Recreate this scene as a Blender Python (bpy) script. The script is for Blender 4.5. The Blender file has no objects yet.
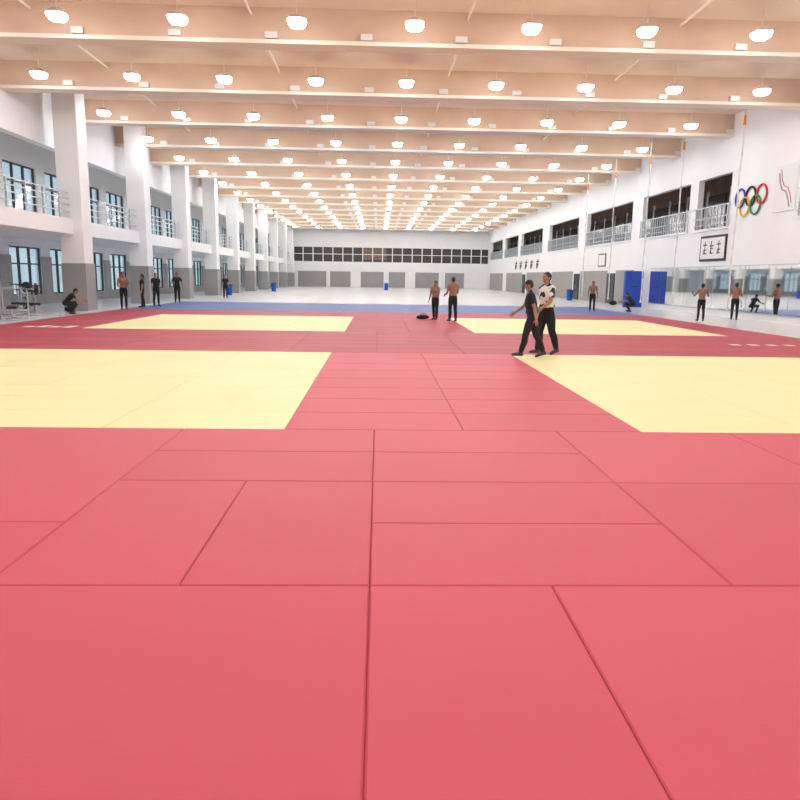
import bpy, math, random
from mathutils import Vector, Matrix
from mathutils.bvhtree import BVHTree
random.seed(4)
scene = bpy.context.scene
try:
    scene.view_settings.view_transform = 'Standard'
except Exception as e:
    print(e)

# ------------------------------------------------------------ materials
def mat(name, col, rough=0.6, metal=0.0, emit=None, estr=0.0, noise=None, bump=None, spec=0.5):
    m = bpy.data.materials.new(name); m.use_nodes = True
    nt = m.node_tree; b = nt.nodes['Principled BSDF']
    b.inputs['Base Color'].default_value = (*col, 1)
    b.inputs['Roughness'].default_value = rough
    b.inputs['Metallic'].default_value = metal
    b.inputs['Specular IOR Level'].default_value = spec
    if emit:
        b.inputs['Emission Color'].default_value = (*emit, 1)
        b.inputs['Emission Strength'].default_value = estr
    if noise or bump:
        tc = nt.nodes.new('ShaderNodeTexCoord')
    if noise:
        sc, amt = noise
        n = nt.nodes.new('ShaderNodeTexNoise'); n.inputs['Scale'].default_value = sc
        n.inputs['Detail'].default_value = 4
        nt.links.new(tc.outputs['Object'], n.inputs['Vector'])
        r = nt.nodes.new('ShaderNodeValToRGB')
        r.color_ramp.elements[0].position = 0.3; r.color_ramp.elements[1].position = 0.7
        r.color_ramp.elements[0].color = (*[c*(1-amt) for c in col], 1)
        r.color_ramp.elements[1].color = (*[min(1, c*(1+amt)) for c in col], 1)
        nt.links.new(n.outputs['Fac'], r.inputs['Fac'])
        nt.links.new(r.outputs['Color'], b.inputs['Base Color'])
    if bump:
        sc, st = bump
        w = nt.nodes.new('ShaderNodeTexNoise'); w.inputs['Scale'].default_value = sc
        mp = nt.nodes.new('ShaderNodeMapping'); mp.inputs['Scale'].default_value = (.12,1,1)
        nt.links.new(tc.outputs['Object'], mp.inputs['Vector'])
        nt.links.new(mp.outputs['Vector'], w.inputs['Vector'])
        bp = nt.nodes.new('ShaderNodeBump'); bp.inputs['Strength'].default_value = st
        bp.inputs['Distance'].default_value = 0.003
        nt.links.new(w.outputs['Fac'], bp.inputs['Height'])
        nt.links.new(bp.outputs['Normal'], b.inputs['Normal'])
    return m

M = {}
M['floor'] = mat('floor_pale_vinyl', (.76,.76,.77), .22, noise=(1.5,.04))
M['white'] = mat('white_paint', (.90,.90,.91), .6, noise=(.6,.02))
M['grey'] = mat('grey_cladding', (.33,.32,.32), .5, noise=(.8,.06))
M['ceil'] = mat('ceiling_tan', (.80,.67,.54), .8, noise=(.5,.05))
M['beam'] = mat('beam_tan', (.66,.48,.35), .75, noise=(.7,.07))
M['flange'] = mat('beam_cream', (.90,.83,.72), .7)
M['pipe'] = mat('pipe_white', (.8,.78,.74), .5)
M['lamp'] = mat('lamp_glow', (1,1,1), .5, emit=(.98,.99,1), estr=58)
M['metal'] = mat('brushed_metal', (.6,.6,.62), .35, .8)
M['rail'] = mat('rail_metal', (.50,.55,.60), .4, .3)
M['frame'] = mat('window_frame_dark', (.06,.06,.07), .4)
M['black'] = mat('black_fabric', (.012,.012,.015), .85)
M['blackr'] = mat('black_rubber', (.02,.02,.02), .5)
M['mirror'] = mat('mirror_silver', (.86,.88,.89), .03, 1.0)
M['darkgl'] = mat('dark_glass', (.06,.055,.055), .12)
M['brown'] = mat('brown_curtain', (.18,.12,.09), .7, noise=(2,.2))
M['blue'] = mat('blue_vinyl', (.01,.07,.45), .45)
M['bluemat'] = mat('blue_mat', (.06,.13,.38), .5, noise=(1.0,.08))
RB = (60,.18)
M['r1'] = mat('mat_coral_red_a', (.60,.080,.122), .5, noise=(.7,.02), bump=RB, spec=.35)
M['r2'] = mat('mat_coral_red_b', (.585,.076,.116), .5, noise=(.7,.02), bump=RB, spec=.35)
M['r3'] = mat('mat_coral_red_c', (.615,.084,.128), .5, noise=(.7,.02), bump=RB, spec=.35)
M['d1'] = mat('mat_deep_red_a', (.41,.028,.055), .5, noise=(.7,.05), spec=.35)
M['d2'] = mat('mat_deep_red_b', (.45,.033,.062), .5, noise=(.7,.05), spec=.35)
M['y1'] = mat('mat_yellow_a', (.88,.87,.46), .5, noise=(.7,.02), bump=RB, spec=.35)
M['y2'] = mat('mat_yellow_b', (.865,.855,.45), .5, noise=(.7,.02), bump=RB, spec=.35)
M['under'] = mat('mat_underlay', (.32,.038,.058), .8)
M['undery'] = mat('mat_underlay_yellow', (.65,.58,.26), .8)
M['skin'] = mat('skin', (.36,.19,.125), .55)
M['skint'] = mat('skin_tan', (.27,.14,.09), .55)
M['hair'] = mat('hair_black', (.01,.009,.009), .6)
M['eye'] = mat('eye_white', (.8,.8,.78), .3)
M['iris'] = mat('eye_dark', (.02,.01,.01), .3)
M['lip'] = mat('lips', (.35,.10,.09), .5)
M['shoe'] = mat('shoe_dark', (.03,.03,.035), .5)
M['paper'] = mat('sign_paper', (.85,.85,.83), .6)
M['ink'] = mat('ink', (.02,.02,.02), .6)
M['red'] = mat('red_print', (.6,.03,.03), .5)
M['yel'] = mat('yellow_print', (.85,.5,.03), .5)
M['grn'] = mat('green_print', (.02,.3,.08), .5)
M['orange'] = mat('orange_plastic', (.8,.25,.03), .5)
M['rope'] = mat('rope_white', (.82,.80,.76), .8)

# patterned jersey
m = mat('white_black_jersey', (.8,.8,.8), .8); nt = m.node_tree
tc = nt.nodes.new('ShaderNodeTexCoord'); n = nt.nodes.new('ShaderNodeTexNoise')
n.inputs['Scale'].default_value = 7; n.inputs['Detail'].default_value = 1
r = nt.nodes.new('ShaderNodeValToRGB'); r.color_ramp.interpolation = 'CONSTANT'
r.color_ramp.elements[0].color = (.78,.77,.74,1); r.color_ramp.elements[1].position = .53
r.color_ramp.elements[1].color = (.03,.03,.03,1)
nt.links.new(tc.outputs['Object'], n.inputs['Vector']); nt.links.new(n.outputs['Fac'], r.inputs['Fac'])
nt.links.new(r.outputs['Color'], nt.nodes['Principled BSDF'].inputs['Base Color'])
M['jersey'] = m
# window pane: thin, tinted, see-through
m = bpy.data.materials.new('window_glass'); m.use_nodes = True; nt = m.node_tree; nt.nodes.clear()
o = nt.nodes.new('ShaderNodeOutputMaterial'); mx = nt.nodes.new('ShaderNodeMixShader'); mx.inputs[0].default_value = .15
t = nt.nodes.new('ShaderNodeBsdfTransparent'); t.inputs[0].default_value = (.66,.74,.76,1)
g = nt.nodes.new('ShaderNodeBsdfGlossy'); g.inputs['Roughness'].default_value = .05
nt.links.new(t.outputs[0], mx.inputs[1]); nt.links.new(g.outputs[0], mx.inputs[2]); nt.links.new(mx.outputs[0], o.inputs[0])
M['glass'] = m

# ------------------------------------------------------------ mesh builder
class MB:
    def __init__(s): s.v=[]; s.f=[]; s.m=[]; s.mats=[]
    def mi(s, k):
        if k not in s.mats: s.mats.append(k)
        return s.mats.index(k)
    def add(s, vs, fs, k):
        o=len(s.v); s.v += [tuple(p) for p in vs]; i=s.mi(k)
        for f in fs: s.f.append(tuple(a+o for a in f)); s.m.append(i)
    def box(s, x0,x1,y0,y1,z0,z1,k):
        vs=[(x0,y0,z0),(x1,y0,z0),(x1,y1,z0),(x0,y1,z0),(x0,y0,z1),(x1,y0,z1),(x1,y1,z1),(x0,y1,z1)]
        s.add(vs,[(0,3,2,1),(4,5,6,7),(0,1,5,4),(1,2,6,5),(2,3,7,6),(3,0,4,7)],k)
    def chbox(s, x0,x1,y0,y1,z0,z1,c,k):
        vs=[]
        for z,i in ((z0,0),(z1-c,0),(z1,c)):
            vs += [(x0+i,y0+i,z),(x1-i,y0+i,z),(x1-i,y1-i,z),(x0+i,y1-i,z)]
        fs=[(3,2,1,0),(8,9,10,11)]
        for a in (0,4):
            for j in range(4):
                fs.append((a+j,a+(j+1)%4,a+4+(j+1)%4,a+4+j))
        s.add(vs,fs,k)
    def cyl(s,p1,p2,r1,r2,k,n=12):
        p1=Vector(p1);p2=Vector(p2);d=(p2-p1)
        if d.length<1e-6: return
        d.normalize(); a=d.orthogonal().normalized(); b=d.cross(a)
        vs=[]
        for p,r in ((p1,r1),(p2,r2)):
            for i in range(n):
                t=2*math.pi*i/n; vs.append(p+a*(r*math.cos(t))+b*(r*math.sin(t)))
        fs=[(i,(i+1)%n,n+(i+1)%n,n+i) for i in range(n)]+[tuple(range(n-1,-1,-1)),tuple(range(n,2*n))]
        s.add(vs,fs,k)
    def ell(s,c,r,k,rot=None,n=14,h=9):
        c=Vector(c); vs=[Vector((0,0,-1))]
        for j in range(1,h):
            ph=math.pi*j/h-math.pi/2
            for i in range(n):
                t=2*math.pi*i/n; vs.append(Vector((math.cos(ph)*math.cos(t),math.cos(ph)*math.sin(t),math.sin(ph))))
        vs.append(Vector((0,0,1))); R=rot or Matrix.Identity(3)
        vs=[c+R@Vector((v.x*r[0],v.y*r[1],v.z*r[2])) for v in vs]
        fs=[(0,1+(i+1)%n,1+i) for i in range(n)]
        for j in range(h-2):
            a=1+j*n
            fs += [(a+i,a+(i+1)%n,a+n+(i+1)%n,a+n+i) for i in range(n)]
        a=1+(h-2)*n; L=len(vs)-1
        fs += [(a+i,a+(i+1)%n,L) for i in range(n)]
        s.add(vs,fs,k)
    def chain(s,pts,rs,k,n=12):
        for i,p in enumerate(pts):
            s.ell(p,(rs[i],)*3,k,n=n,h=8)
            if i: s.cyl(pts[i-1],p,rs[i-1],rs[i],k,n)
    def loft(s,secs,k,n=18):
        vs=[]
        for c,rx,ry,R in secs:
            for i in range(n):
                t=2*math.pi*i/n; vs.append(Vector(c)+R@Vector((rx*math.cos(t),ry*math.sin(t),0)))
        fs=[tuple(range(n-1,-1,-1))]
        for j in range(len(secs)-1):
            a=j*n; fs += [(a+i,a+(i+1)%n,a+n+(i+1)%n,a+n+i) for i in range(n)]
        fs.append(tuple(range((len(secs)-1)*n,len(secs)*n)))
        s.add(vs,fs,k)
    def torus(s,c,R,r,k,ax='X',n=32,q=8):
        vs=[]
        for i in range(n):
            t=2*math.pi*i/n
            for j in range(q):
                u=2*math.pi*j/q; rr=R+r*math.cos(u); h=r*math.sin(u)
                vs.append((c[0]+h,c[1]+rr*math.cos(t),c[2]+rr*math.sin(t)) if ax=='X' else (c[0]+rr*math.cos(t),c[1]+rr*math.sin(t),c[2]+h))
        fs=[(i*q+j,((i+1)%n)*q+j,((i+1)%n)*q+(j+1)%q,i*q+(j+1)%q) for i in range(n) for j in range(q)]
        s.add(vs,fs,k)
    def mesh(s,name):
        me=bpy.data.meshes.new(name); me.from_pydata(s.v,[],s.f)
        for k in s.mats: me.materials.append(M[k])
        me.polygons.foreach_set('material_index',s.m); me.update(); return me
    def obj(s,name,smooth=False,loc=(0,0,0),rz=0,bevel=0):
        ob=bpy.data.objects.new(name,s.mesh(name)); scene.collection.objects.link(ob)
        ob.location=loc; ob.rotation_euler=(0,0,rz)
        if smooth:
            for p in ob.data.polygons: p.use_smooth=True
        if bevel:
            b=ob.modifiers.new('bevel','BEVEL'); b.width=bevel; b.segments=2; b.limit_method='ANGLE'
        return ob

XL,XR,YF,YB,ZC = -14.0,17.2,112.0,-8.0,9.7
XLO,XRO = -18.0,20.6
MT=0.04

# ------------------------------------------------------------ shell
b=MB(); b.box(XLO-.3,XRO+.3,YB-.3,YF+.3,-.2,0,'floor'); b.obj('floor')
b=MB(); b.box(XLO-.3,XRO+.3,YB-.3,YF+.3,ZC,ZC+.2,'ceil'); b.obj('ceiling')
b=MB(); b.box(XLO-.3,XRO+.3,YB-.3,YB,0,ZC,'white'); b.obj('wall_back')

# far wall with ribbon window
b=MB()
b.box(XLO,XRO,YF,YF+.3,0,3.9,'white'); b.box(XLO,XRO,YF,YF+.3,6.1,ZC,'white')
for x0,x1 in ((-12.6,-8.2),(-7.6,-4.4),(-2.8,.8),(1.6,4.2),(5.8,9.5),(10.5,13.5)):
    b.box(x0,x1,YF-.06,YF,0,2.4,'grey')
b.obj('wall_far')
b=MB(); b.box(XLO,XRO,YF+.15,YF+.2,3.9,6.1,'darkgl')
x=XLO
while x<XRO:
    b.box(x-.07,x+.07,YF-.02,YF+.12,3.9,6.1,'white'); x+=1.55
b.box(XLO,XRO,YF-.02,YF+.12,5.0,5.1,'white'); b.box(-2.5,1.2,YF+.1,YF+.14,4.2,6.05,'brown')
b.obj('window_1')

# left outer wall, windows both storeys
b=MB()
for z0,z1 in ((0,.5),(2.95,4.5),(7.0,ZC)): b.box(XLO-.3,XLO,YB,YF,z0,z1,'white')
ys=[YB+ i*4.3 for i in range(29)]
for i,y in enumerate(ys):
    for z0,z1 in ((.5,2.95),(4.5,7.0)): b.box(XLO-.3,XLO,y-.5,min(y+.5,YF),z0,z1,'white')
    b.box(XLO,XLO+.05,y-.55,min(y+.55,YF),0,2.5,'grey')
b.box(XLO,XLO+.04,YB,YF,0,.5,'grey')
b.obj('wall_left')
n=2
for i in range(5,len(ys)-1):
    for z0,z1 in ((.5,2.95),(4.5,7.0)):
        w=MB(); a=ys[i]+.5; c=ys[i+1]-.5
        w.box(XLO-.16,XLO-.14,a,c,z0,z1,'glass')
        for t in range(4):
            yy=a+(c-a)*t/3; w.box(XLO-.2,XLO-.08,yy-.04,yy+.04,z0,z1,'frame')
        for zz in (z0+.04,(z0*.35+z1*.65),z1-.04): w.box(XLO-.2,XLO-.08,a,c,zz-.035,zz+.035,'frame')
        w.obj('window_%d'%n); n+=1
# hall-side colonnade: columns, gallery slab, upper wall
b=MB()
cy=[32.6+8.6*k for k in range(-4,10) if 32.6+8.6*k<YF-1]
for y in cy:
    b.box(XL,XL+1,y-.5,y+.5,0,ZC,'white'); 
b.obj('column_row',bevel=.02)
b=MB()
for y in cy: b.box(XL-.03,XL+1.03,y-.53,y+.53,0.0,2.1,'grey')
b.obj('column_cladding')
b=MB(); b.box(XLO,XL+.6,YB,YF,3.35,4.0,'white'); b.obj('gallery_slab_left')
b=MB(); b.box(XL-1.1,XL-.7,YB,YF,7.2,ZC,'white'); b.obj('trim_1')
b=MB()
for z in (4.3,4.6,4.85,5.1): b.box(XL+.45,XL+.5,YB,YF,z-.02,z+.02,'rail')
y=YB+.5
while y<YF: b.box(XL+.44,XL+.51,y-.03,y+.03,4.0,5.1,'rail'); y+=1.43
b.obj('gallery_railing_left')

# right wall with openings, gallery behind
ops=[(22,29),(35,38.6),(39.6,46.6),(48.5,59),(61.5,72),(75,86),(88,97),(99,109)]
b=MB()
b.box(XR,XR+.3,YB,YF,0,4.4,'white'); b.box(XR,XR+.3,YB,YF,7.0,ZC,'white')
py=YB
for a,c in ops: b.box(XR,XR+.3,py,a,4.4,7.0,'white'); py=c
b.box(XR,XR+.3,py,YF,4.4,7.0,'white')
b.obj('wall_right')
b=MB(); b.box(XR+.3,XRO,YB,YF,4.1,4.4,'white'); b.obj('gallery_slab_right')
b=MB(); b.box(XRO,XRO+.3,YB,YF,4.1,ZC,'brown')
y=YB+1
while y<YF:
    b.box(XRO-.06,XRO,y,y+2.3,4.6,6.9,'darkgl'); b.box(XRO-.1,XRO,y+2.3,y+2.45,4.4,7.2,'white'); y+=2.9
b.obj('wall_gallery_right')
b=MB()
for a,c in ops:
    for z in (4.62,4.95,5.5): b.box(XR-.1,XR-.05,a-.1,c+.1,z-.025,z+.025,'rail')
    y=a
    while y<c+.01: b.box(XR-.1,XR-.05,y-.025,y+.025,4.4,5.5,'rail'); y+=.35
    b.box(XR-.12,XR,a-.1,c+.1,4.32,4.42,'white')
b.obj('gallery_railing_right')
# lower right wall: mirrors, grey panels, doors
b=MB()
for i in range(12):
    y=24+i*1.7
    b.box(XR-.05,XR-.01,y+.02,y+1.68,.35,2.45,'mirror')
b.box(XR-.06,XR-.005,24,44.4,2.45,2.5,'metal'); b.box(XR-.06,XR-.005,24,44.4,.3,.35,'metal')
b.obj('wall_mirror')
b=MB()
for a,c in ((47.5,51),(53,60),(62.5,70),(73,82),(85,95),(98,109)): b.box(XR-.05,XR-.001,a,c,0,2.4,'grey')
b.obj('trim_2')
for i,y in enumerate((51.2,60.3,70.6,82.8)):
    b=MB(); b.box(XR-.08,XR-.002,y,y+1.6,0,2.2,'frame'); b.box(XR-.1,XR-.06,y+.08,y+.77,.05,2.12,'glass'); b.box(XR-.1,XR-.06,y+.83,y+1.52,.05,2.12,'glass')
    b.cyl((XR-.14,y+.72,.9),(XR-.14,y+.72,1.3),.015,.015,'metal'); b.obj('door_%d'%(i+1))

# ------------------------------------------------------------ ceiling beams and lamps
HL=8.78
rows=[21.6+6.1*k for k in range(-4,15)]
b=MB()
for y in rows:
    yb=y+1.5
    b.box(XL-.7,XR,yb,yb+.5,8.75,ZC-.001,'beam')
    b.box(XL-.7,XR,yb-.08,yb+.58,8.66,8.78,'flange')
    b.box(XL-.7,XR,yb+2.2,yb+2.5,9.35,ZC-.001,'flange')
    x=XL+2
    while x<XR:
        b.box(x-.18,x+.18,yb-.14,yb-.02,8.8,8.98,'pipe'); x+=2.9
b.obj('ceiling_beams')
b=MB()
def sq(b,x,y,z0,z1,r0,r1,k,n=16):
    vs=[]
    for z,r in ((z0,r0),(z1,r1)):
        for i in range(n):
            t=2*math.pi*i/n+math.pi/n; c,s_=math.cos(t),math.sin(t); q=(abs(c)**4+abs(s_)**4)**-.25
            vs.append((x+r*q*c,y+r*q*s_,z))
    b.add(vs,[(i,(i+1)%n,n+(i+1)%n,n+i) for i in range(n)]+[tuple(range(n-1,-1,-1)),tuple(range(n,2*n))],k)
for y in rows:
    for i in range(9):
        x=1.0+(i-4)*3.36
        sq(b,x,y,HL+.07,HL+.2,.27,.16,'pipe')
        sq(b,x,y,HL,HL+.07,.25,.26,'lamp')
        sq(b,x,y,HL-.08,HL,.19,.25,'lamp')
        b.cyl((x,y,HL+.2),(x,y,ZC),.009,.009,'flange',6)
b.obj('ceiling_lamps')
b=MB()
for x in (-10.5,-3.9,2.7,9.3):
    b.cyl((x,YB,9.5),(x,YF,9.5),.04,.04,'flange',8)
b.obj('ceiling_pipes')

# ------------------------------------------------------------ mats
G=.003
def tile(b,x0,x1,y0,y1,k): b.chbox(x0+G,x1-G,y0+G,y1-G,.005,MT,.008,k)
red=MB(); red.box(-12,13,-2.3,33.7,0,.030,'under')
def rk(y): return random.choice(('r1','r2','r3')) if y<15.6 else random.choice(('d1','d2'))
# foreground layout (world metres)
front=[(-4,-2.1,1.7,3.7),(-2.1,0,1.7,3.7),(0,1.02,1.7,3.7),(1.02,3,1.7,3.7),(3,4,1.7,3.7),
 (-1.05,0,3.7,5.7),(-2.1,-1.05,3.7,5.7),(0,2.05,3.7,4.7),(0,2.05,4.7,5.7),(-4,-2.1,3.7,4.7),(2.05,4,3.7,5.7),
 (-4,-2.1,4.7,7.7),(-2.1,0,5.7,6.7),(-2.1,0,6.7,7.7),(0,2.05,5.7,6.7),(0,2.05,6.7,7.7),(2.05,4,5.7,7.7)]
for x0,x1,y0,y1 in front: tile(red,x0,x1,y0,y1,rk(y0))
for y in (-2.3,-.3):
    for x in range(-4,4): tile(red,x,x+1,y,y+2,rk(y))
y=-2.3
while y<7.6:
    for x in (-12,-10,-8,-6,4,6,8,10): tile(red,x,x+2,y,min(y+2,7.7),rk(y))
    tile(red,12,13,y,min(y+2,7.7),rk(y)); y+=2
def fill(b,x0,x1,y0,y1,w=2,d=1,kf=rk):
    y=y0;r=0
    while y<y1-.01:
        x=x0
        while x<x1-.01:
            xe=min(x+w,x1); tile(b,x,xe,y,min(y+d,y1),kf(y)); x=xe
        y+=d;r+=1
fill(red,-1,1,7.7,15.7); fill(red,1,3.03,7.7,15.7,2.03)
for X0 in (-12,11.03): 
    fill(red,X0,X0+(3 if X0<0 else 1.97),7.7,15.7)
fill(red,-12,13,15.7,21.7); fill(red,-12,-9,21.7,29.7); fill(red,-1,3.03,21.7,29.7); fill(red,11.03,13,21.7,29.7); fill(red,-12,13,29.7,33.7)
# white printed marks on the border mats
for i in range(4): red.box(-10.9+i*.4,-10.62+i*.4,21.9,22.3+.3*(i%2),MT,MT+.002,'paper')
for i in range(5): red.box(9.6+i*.5,9.85+i*.5,18.6,18.9,MT,MT+.002,'paper')
red.obj('red_judo_mats')
for (x0,y0) in ((-9,7.7),(3.03,7.7),(-9,21.7),(3.03,21.7)):
    yb_=MB(); yb_.box(x0+.01,x0+7.99,y0+.01,y0+7.99,.0305,.036,'undery')
    G=.0018
    fill(yb_,x0,x0+8,y0,y0+8,2,1,lambda y: random.choice(('y1','y2')))
    for i in range(len(yb_.v)):
        v=yb_.v[i]
        if v[2]<.006: yb_.v[i]=(v[0],v[1],.0305)
    yb_.obj('yellow_judo_mats')
G=.005
bl=MB(); fill(bl,-12,13,33.7,43.7,2,1,lambda y:'bluemat'); bl.obj('blue_judo_mats')

# ------------------------------------------------------------ wall decoration
b=MB(); r=.42
for y,z,k in ((33.95,5.62,'blue'),(33.0,5.62,'ink'),(32.05,5.62,'red'),(33.47,5.2,'yel'),(32.52,5.2,'grn')):
    b.torus((XR-.05,y,z),r,.045,k)
b.obj('olympic_rings',smooth=True)
b=MB(); b.box(XR-.06,XR-.001,29.4,31.0,4.7,6.6,'paper')
pts=[(29.75,4.85),(29.9,5.2),(30.1,5.5),(30.4,5.6),(30.6,5.9),(30.7,6.3)]
for p,q in zip(pts,pts[1:]): b.cyl((XR-.06,*p),(XR-.06,*q),.035,.03,'grey',8)
for p,q in zip(pts,pts[1:]): b.cyl((XR-.06,p[0]-.12,p[1]+.15),(XR-.06,q[0]-.12,q[1]+.15),.02,.02,'red',8)
b.obj('wall_banner')
b=MB(); b.box(XR-.06,XR-.001,34.9,37.7,2.75,4.05,'ink'); b.box(XR-.075,XR-.05,35.02,37.58,2.87,3.93,'paper')
for i in range(3):
    y=35.4+i*.75; X0=XR-.085; q=.06*(i%2)
    b.box(X0,XR-.075,y,y+.42,3.55-q,3.61-q,'ink'); b.box(X0,XR-.075,y+.17+q,y+.23+q,3.12,3.76,'ink'); b.box(X0,XR-.075,y+.02,y+.34,3.3+q,3.35+q,'ink')
    b.box(X0,XR-.075,y+.3,y+.35,3.1,3.3,'ink'); b.box(X0,XR-.075,y,y+.3,3.12,3.17,'ink')
b.obj('calligraphy_sign')
b=MB()
for i in range(5):
    y=76+i*3.0; X0=XR-.05
    b.box(X0,XR,y,y+1.4,3.5,3.6,'ink'); b.box(X0,XR,y+.5,y+.65,2.9,3.8,'ink'); b.box(X0,XR,y+.2,y+1.2,3.15,3.25,'ink'); b.box(X0,XR,y+1.0,y+1.15,2.8,3.4,'ink')
b.obj('wall_lettering')
b=MB(); b.box(XR-.05,XR-.001,53.5,55.3,2.7,3.7,'frame'); b.box(XR-.06,XR-.04,53.65,55.15,2.8,3.6,'paper'); b.obj('notice_board')

# ropes
for y in (30.5,36.4,40.8,46.7,52.8):
    b=MB(); x=15.3; top=ZC-.005; pts=[Vector((x+.02*math.sin(i*1.3),y,.5+i*(top-.1-.5)/14)) for i in range(15)]
    for i in range(14): b.cyl(pts[i],pts[i+1],.035,.035,'rope',8)
    b.ell((x,y,.5),(.06,.06,.09),'rope'); b.box(x-.08,x+.08,y-.08,y+.08,top-.25,top,'metal'); b.cyl((x,y,8.2),(x,y,8.6),.06,.04,'orange')
    b.obj('climbing_rope',smooth=True)

# blue standing crash mat
b=MB(); b.chbox(-.58,.58,-.15,.15,.0,2.3,.03,'blue')
for z in (.55,1.1,1.65): b.box(-.582,.582,-.152,.152,z-.006,z+.006,'ink')
b.box(-.2,.2,-.17,-.15,1.3,1.35,'ink'); b.obj('crash_mat',loc=(16.4,45.2,0),rz=.05)
# bins and bags
def bag(x,y,z,s=1):
    b=MB(); b.ell((0,0,.14*s),(.38*s,.2*s,.14*s),'black'); b.ell((.2*s,.05,.12*s),(.22*s,.18*s,.12*s),'black')
    for i in range(8):
        t0=math.pi*i/8;t1=math.pi*(i+1)/8
        b.cyl((.18*s*math.cos(t0),0,.24*s+.12*s*math.sin(t0)),(.18*s*math.cos(t1),0,.24*s+.12*s*math.sin(t1)),.012,.012,'blackr',6)
    b.obj('gym_bag',smooth=True,loc=(x,y,z),rz=random.random()*3)
bag(1.85,28.6,MT,.65); bag(16.3,48.6,0,1.1); bag(-13.3,31.0,0,1.0)
def bin_(x,y):
    b=MB(); b.cyl((0,0,0),(0,0,.8),.22,.28,'blue',18); b.cyl((0,0,.8),(0,0,.86),.3,.29,'blackr',18); b.cyl((0,0,.86),(0,0,.92),.2,.05,'blackr',18)
    b.obj('waste_bin',smooth=False,loc=(x,y,0))
bin_(-12.5,60); bin_(-11,75); bin_(15.8,58); bin_(1,90)
# weight bench and exercise bikes at left
def bench(x,y,rz):
    b=MB(); b.chbox(-.15,.15,-.6,.6,.42,.5,.02,'blackr')
    for yy in (-.5,.5):
        b.cyl((0,yy,.05),(0,yy,.42),.03,.03,'metal'); b.cyl((-.28,yy,.03),(.28,yy,.03),.03,.03,'metal')
    b.cyl((0,-.5,.15),(0,.5,.15),.03,.03,'metal')
    for xx in (-.45,.45): b.cyl((xx,.7,.0),(xx,.7,1.05),.03,.03,'metal'); b.cyl((xx,.4,.03),(xx,1.0,.03),.03,.03,'metal')
    b.cyl((-.45,.7,.3),(.45,.7,.3),.03,.03,'metal'); b.cyl((-.9,.7,1.08),(.9,.7,1.08),.014,.014,'metal')
    for sx in (-1,1):
        for k,rr in ((.7,.22),(.75,.22),(.8,.16)): b.cyl((sx*k,.7,1.08),(sx*(k+.04),.7,1.08),rr,rr,'blackr',20)
    b.obj('weight_bench',loc=(x,y,0),rz=rz)
bench(-13.0,25.6,.4); bench(-13.9,28.4,1.2)
def bike(x,y,rz):
    b=MB()
    b.cyl((-.3,-.5,.035),(.3,-.5,.035),.035,.035,'metal'); b.cyl((-.3,.5,.035),(.3,.5,.035),.035,.035,'metal'); b.cyl((0,-.5,.05),(0,.5,.05),.035,.035,'metal')
    for i in range(24):
        t0=2*math.pi*i/24;t1=2*math.pi*(i+1)/24
        b.cyl((0,.3+.24*math.cos(t0),.34+.24*math.sin(t0)),(0,.3+.24*math.cos(t1),.34+.24*math.sin(t1)),.03,.03,'blackr',8)
    b.cyl((-.03,.3,.34),(.03,.3,.34),.2,.2,'metal',20)
    b.cyl((0,-.3,.05),(0,-.35,.85),.035,.03,'metal'); b.ell((0,-.37,.9),(.13,.16,.05),'blackr')
    b.cyl((0,.35,.1),(0,.28,1.1),.035,.03,'metal'); b.cyl((0,-.3,.35),(0,.3,.5),.03,.03,'metal')
    b.cyl((-.25,.3,1.12),(.25,.3,1.12),.02,.02,'blackr'); b.cyl((-.25,.3,1.12),(-.25,.5,1.18),.02,.02,'blackr'); b.cyl((.25,.3,1.12),(.25,.5,1.18),.02,.02,'blackr')
    b.cyl((-.1,-.02,.34),(.1,-.02,.34),.07,.07,'metal'); b.box(.1,.2,.1,.18,.28,.32,'blackr'); b.box(-.2,-.1,-.2,-.12,.28,.32,'blackr')
    b.obj('exercise_bike',loc=(x,y,0),rz=rz)
bike(-15.4,31.6,.8); bike(-14.6,30.6,.5); bike(-16.4,32.8,.5)

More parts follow.
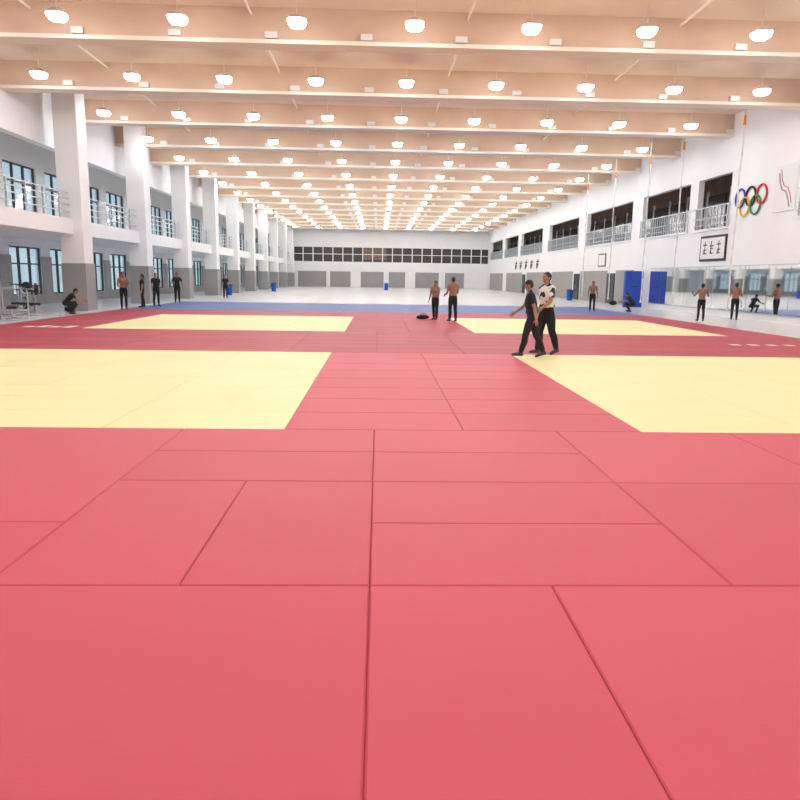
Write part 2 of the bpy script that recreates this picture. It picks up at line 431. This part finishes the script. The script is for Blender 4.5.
# ------------------------------------------------------------ people
def rotx(a): return Matrix.Rotation(a,3,'X')
def person(name,x,y,z,rz,H=1.7,legs=((5,3),(-4,5)),arms=((5,8,6),(-3,10,6)),lean=0,top='black',sleeve='black',fore='skin',
           bottom='black',shoe='shoe',skin='skin',hyaw=0,hpitch=0,loose=1.0,vox=.013,woman=False):
    D=math.radians; b=MB(); ex=MB()
    sw=.17 if woman else .185
    L=D(lean); pel=Vector((0,0,.92)); R=rotx(-L)
    T=lambda p: pel+R@(Vector(p)-pel)
    # torso
    secs=[((0,0,.84),.125,.095),((0,0,.93),.165,.118),((0,0,1.0),.155,.112)]
    b.loft([(T(c),rx,ry,R) for c,rx,ry in secs],bottom)
    secs=[((0,0,.985),.162*loose,.118*loose),((0,0,1.07),.138*loose,.104*loose),((0,.005,1.2),.152*loose,.116*loose),((0,.005,1.31),.168,.120),((0,0,1.385),.15,.095),((0,-.005,1.43),.085,.068)]
    b.loft([(T(c),rx,ry,R) for c,rx,ry in secs],top)
    b.chain([T((0,-.005,1.41)),T((0,.01,1.50))],[.06,.052],skin)
    for sx in (-1,1): b.chain([T((sx*.035,-.015,1.455)),T((sx*.165,-.005,1.39))],[.036,.045],top)
    # head
    HR=R@Matrix.Rotation(D(hyaw),3,'Z')@rotx(-D(hpitch))
    hc=T((0,.018,1.585)); h=lambda p: hc+HR@Vector(p)
    b.ell(h((0,-.005,.02)),(.076,.094,.094),skin,HR)
    b.ell(h((0,.022,-.045)),(.054,.063,.063),skin,HR)
    b.ell(h((0,.05,-.09)),(.025,.022,.018),skin,HR)
    b.ell(h((0,.092,-.012)),(.013,.018,.024),skin,HR)
    for sx in (-1,1):
        b.ell(h((sx*.078,-.005,-.005)),(.012,.02,.032),skin,HR)
        ex.ell(h((sx*.03,.076,.012)),(.013,.007,.007),'eye',HR,8,6); ex.ell(h((sx*.03,.0812,.012)),(.006,.0035,.0055),'iris',HR,8,6)
        ex.ell(h((sx*.03,.078,.032)),(.017,.005,.004),'hair',HR,8,6)
    ex.ell(h((0,.080,-.052)),(.022,.005,.007),'lip',HR,8,6)
    b.ell(h((0,-.022,.042)),(.084,.094,.089),'hair',HR)
    b.ell(h((0,-.045,-.005)),(.07,.06,.07),'hair',HR)
    if woman: b.chain([h((0,-.1,.03)),h((0,-.13,-.06)),h((0,-.12,-.15))],[.035,.03,.015],'hair')
    # legs
    for s,(a,k) in zip((-1,1),legs):
        crouch=a>60
        a=D(a);k=D(k)
        hip=Vector((s*.088,0,.9)); kn=hip+Vector((s*(.06 if crouch else .01),math.sin(a)*.43,-math.cos(a)*.43)); an=kn+Vector((s*.0,math.sin(a-k)*.40,-math.cos(a-k)*.40))
        cal=kn.lerp(an,.35)+Vector((0,-.018*math.cos(a-k),0))
        b.chain([hip,hip.lerp(kn,.45),kn],[.093,.084*loose,.062*loose],bottom)
        b.chain([kn,cal,kn.lerp(an,.88)],[.062*loose,.062*loose,.05*loose],bottom)
        ft=a-k; tip=0 if crouch else min(0,ft)*.9
        fd=Vector((s*.02,math.cos(tip)*.17,math.sin(tip)*.17))
        b.chain([an+Vector((0,-.03,-.035)),an+fd*.45+Vector((0,0,-.035)),an+fd+Vector((0,0,-.045))],[.042,.042,.032],shoe)
        b.chain([kn.lerp(an,.85),an],[.042,.042],shoe)
    # arms
    for s,(a,e,o) in zip((-1,1),arms):
        a=D(a);e=D(e);o=D(o)
        sh=T((s*sw,0,1.37))
        def dr(an): return Vector((s*math.sin(o),math.sin(an)*math.cos(o),-math.cos(an)*math.cos(o)))
        el=sh+dr(a)*.285; d=dr(a+e); 
        if e>D(30): d=(d+Vector((-s*.25,0,0))).normalized()
        wr=el+d*.245
        b.chain([T((s*.09,0,1.375)),sh],[.058,.058],top)
        b.chain([sh,sh.lerp(el,.55)],[.058,.05*loose],sleeve)
        b.chain([sh.lerp(el,.5),el],[.045,.041],skin)
        b.chain([el,el.lerp(wr,.3),wr],[.041,.041,.028],skin)
        wv=Vector((0,math.cos(a+e),math.sin(a+e))); wv=(wv-d*wv.dot(d)).normalized(); nv=d.cross(wv).normalized()
        if nv.x*s>0: nv=-nv
        Rh=Matrix((wv,nv,d)).transposed()
        b.ell(wr+d*.055,(.041,.018,.056),skin,Rh)
        for i,(ln) in enumerate((.068,.078,.073,.056)):
            p0=wr+d*.085+wv*(.028-.019*i); p1=p0+(d*.92+nv*.3).normalized()*ln*.5; p2=p1+(d*.7+nv*.7).normalized()*ln*.32; p3=p2+(d*.4+nv*.9).normalized()*ln*.25
            ex.chain([p0,p1,p2,p3],[.0095,.009,.008,.007],skin,6)
        p0=wr+d*.03+wv*.03; p1=p0+(wv*.7+d*.7+nv*.25).normalized()*.035; p2=p1+(wv*.3+d*.9+nv*.35).normalized()*.03
        ex.chain([p0,p1,p2],[.012,.0105,.008],skin,6)
    src=b.mesh('tmp'); tob=bpy.data.objects.new('tmp',src); scene.collection.objects.link(tob)
    rm=tob.modifiers.new('r','REMESH'); rm.mode='VOXEL'; rm.voxel_size=vox
    sm=tob.modifiers.new('s','SMOOTH'); sm.factor=.5; sm.iterations=2
    dg=bpy.context.evaluated_depsgraph_get(); dg.update()
    me=bpy.data.meshes.new_from_object(tob.evaluated_get(dg))
    bvh=BVHTree.FromPolygons([Vector(v) for v in b.v],b.f)
    vs=[v.co.copy() for v in me.vertices]; fs=[tuple(p.vertices) for p in me.polygons]; fm=[]
    for p in me.polygons:
        r_=bvh.find_nearest(p.center); fm.append(b.mats[b.m[r_[2]]])
    bpy.data.objects.remove(tob); 
    out=MB()
    for k in b.mats: out.mi(k)
    out.v=[tuple(v) for v in vs]; out.f=fs; out.m=[out.mi(k) for k in fm]
    o=len(out.v); out.v+=ex.v
    for f,mi in zip(ex.f,ex.m): out.f.append(tuple(i+o for i in f)); out.m.append(out.mi(ex.mats[mi]))
    zmin=min(v[2] for v in vs)
    S=H/1.70
    out.v=[(v[0]*S,v[1]*S,(v[2]-zmin)*S) for v in out.v]
    ob=out.obj(name,smooth=True,loc=(x,y,z),rz=rz)
    return ob
P=math.radians
# rz: local +Y is forward
person('walking_man_in_black',3.33,15.05,MT,P(76),1.64,legs=((17,4),(-14,12)),arms=((-22,12,8),(30,22,10)),lean=7,hpitch=18,loose=1.2,vox=.011)
person('walking_man_in_white',3.80,15.70,MT,P(118),1.80,legs=((-10,12),(11,4)),arms=((22,34,10),(-20,14,12)),lean=3,top='jersey',sleeve='jersey',loose=1.24,vox=.011)
person('shirtless_athlete',2.3,28.2,MT,P(150),1.52,top='skint',sleeve='skint',skin='skint',arms=((20,70,6),(5,10,8)),loose=1.1)
person('shirtless_athlete',2.90,27.2,MT,P(20),1.68,top='skint',sleeve='skint',skin='skint',arms=((10,60,10),(15,75,10)),loose=1.1)
person('shirtless_athlete',11.4,37.3,MT,P(170),1.58,top='skint',sleeve='skint',skin='skint',arms=((5,15,10),(5,15,10)),legs=((8,4),(-8,4)))
person('shirtless_athlete',14.1,30.4,0,P(-10),1.6,top='skint',sleeve='skint',skin='skint',arms=((30,90,25),(30,90,25)))
person('shirtless_athlete',16.2,31.6,0,P(-20),1.65,top='skint',sleeve='skint',skin='skint',arms=((15,80,15),(10,85,15)))
person('shirtless_athlete',-11.7,33.0,MT,P(-160),1.7,top='skint',sleeve='skint',skin='skint',arms=((10,70,10),(10,70,10)))
person('standing_athlete',-11.6,35.3,MT,P(120),1.6,woman=True)
person('standing_athlete',-11.3,36.5,MT,P(-140),1.66,arms=((5,40,8),(5,20,8)))
person('standing_athlete',-11.5,41,MT,P(200),1.7,arms=((5,60,25),(5,60,25)))
person('standing_athlete',-10.9,51,0,P(200),1.65)
person('crouching_athlete',-12.9,29.6,0,P(-60),1.65,legs=((95,125),(85,120)),arms=((50,30,8),(45,30,8)),lean=40)
person('crouching_athlete',13.9,38.0,0,P(60),1.6,legs=((95,125),(85,120)),arms=((50,30,8),(45,30,8)),lean=35)

# ------------------------------------------------------------ world + camera
w=bpy.data.worlds.new('world'); scene.world=w; w.use_nodes=True
bg=w.node_tree.nodes['Background']; bg.inputs[0].default_value=(.84,.92,1,1); bg.inputs[1].default_value=1.5
cam=bpy.data.cameras.new('camera'); co=bpy.data.objects.new('camera',cam); scene.collection.objects.link(co)
cam.lens=31.5; cam.sensor_width=36; cam.clip_end=400
Rm=Matrix.Rotation(-.0325,4,'Z')@Matrix.Rotation(math.radians(90-10.0),4,'X')@Matrix.Rotation(.015,4,'Z')
co.matrix_world=Matrix.Translation((.035,.05,1.73))@Rm
scene.camera=co
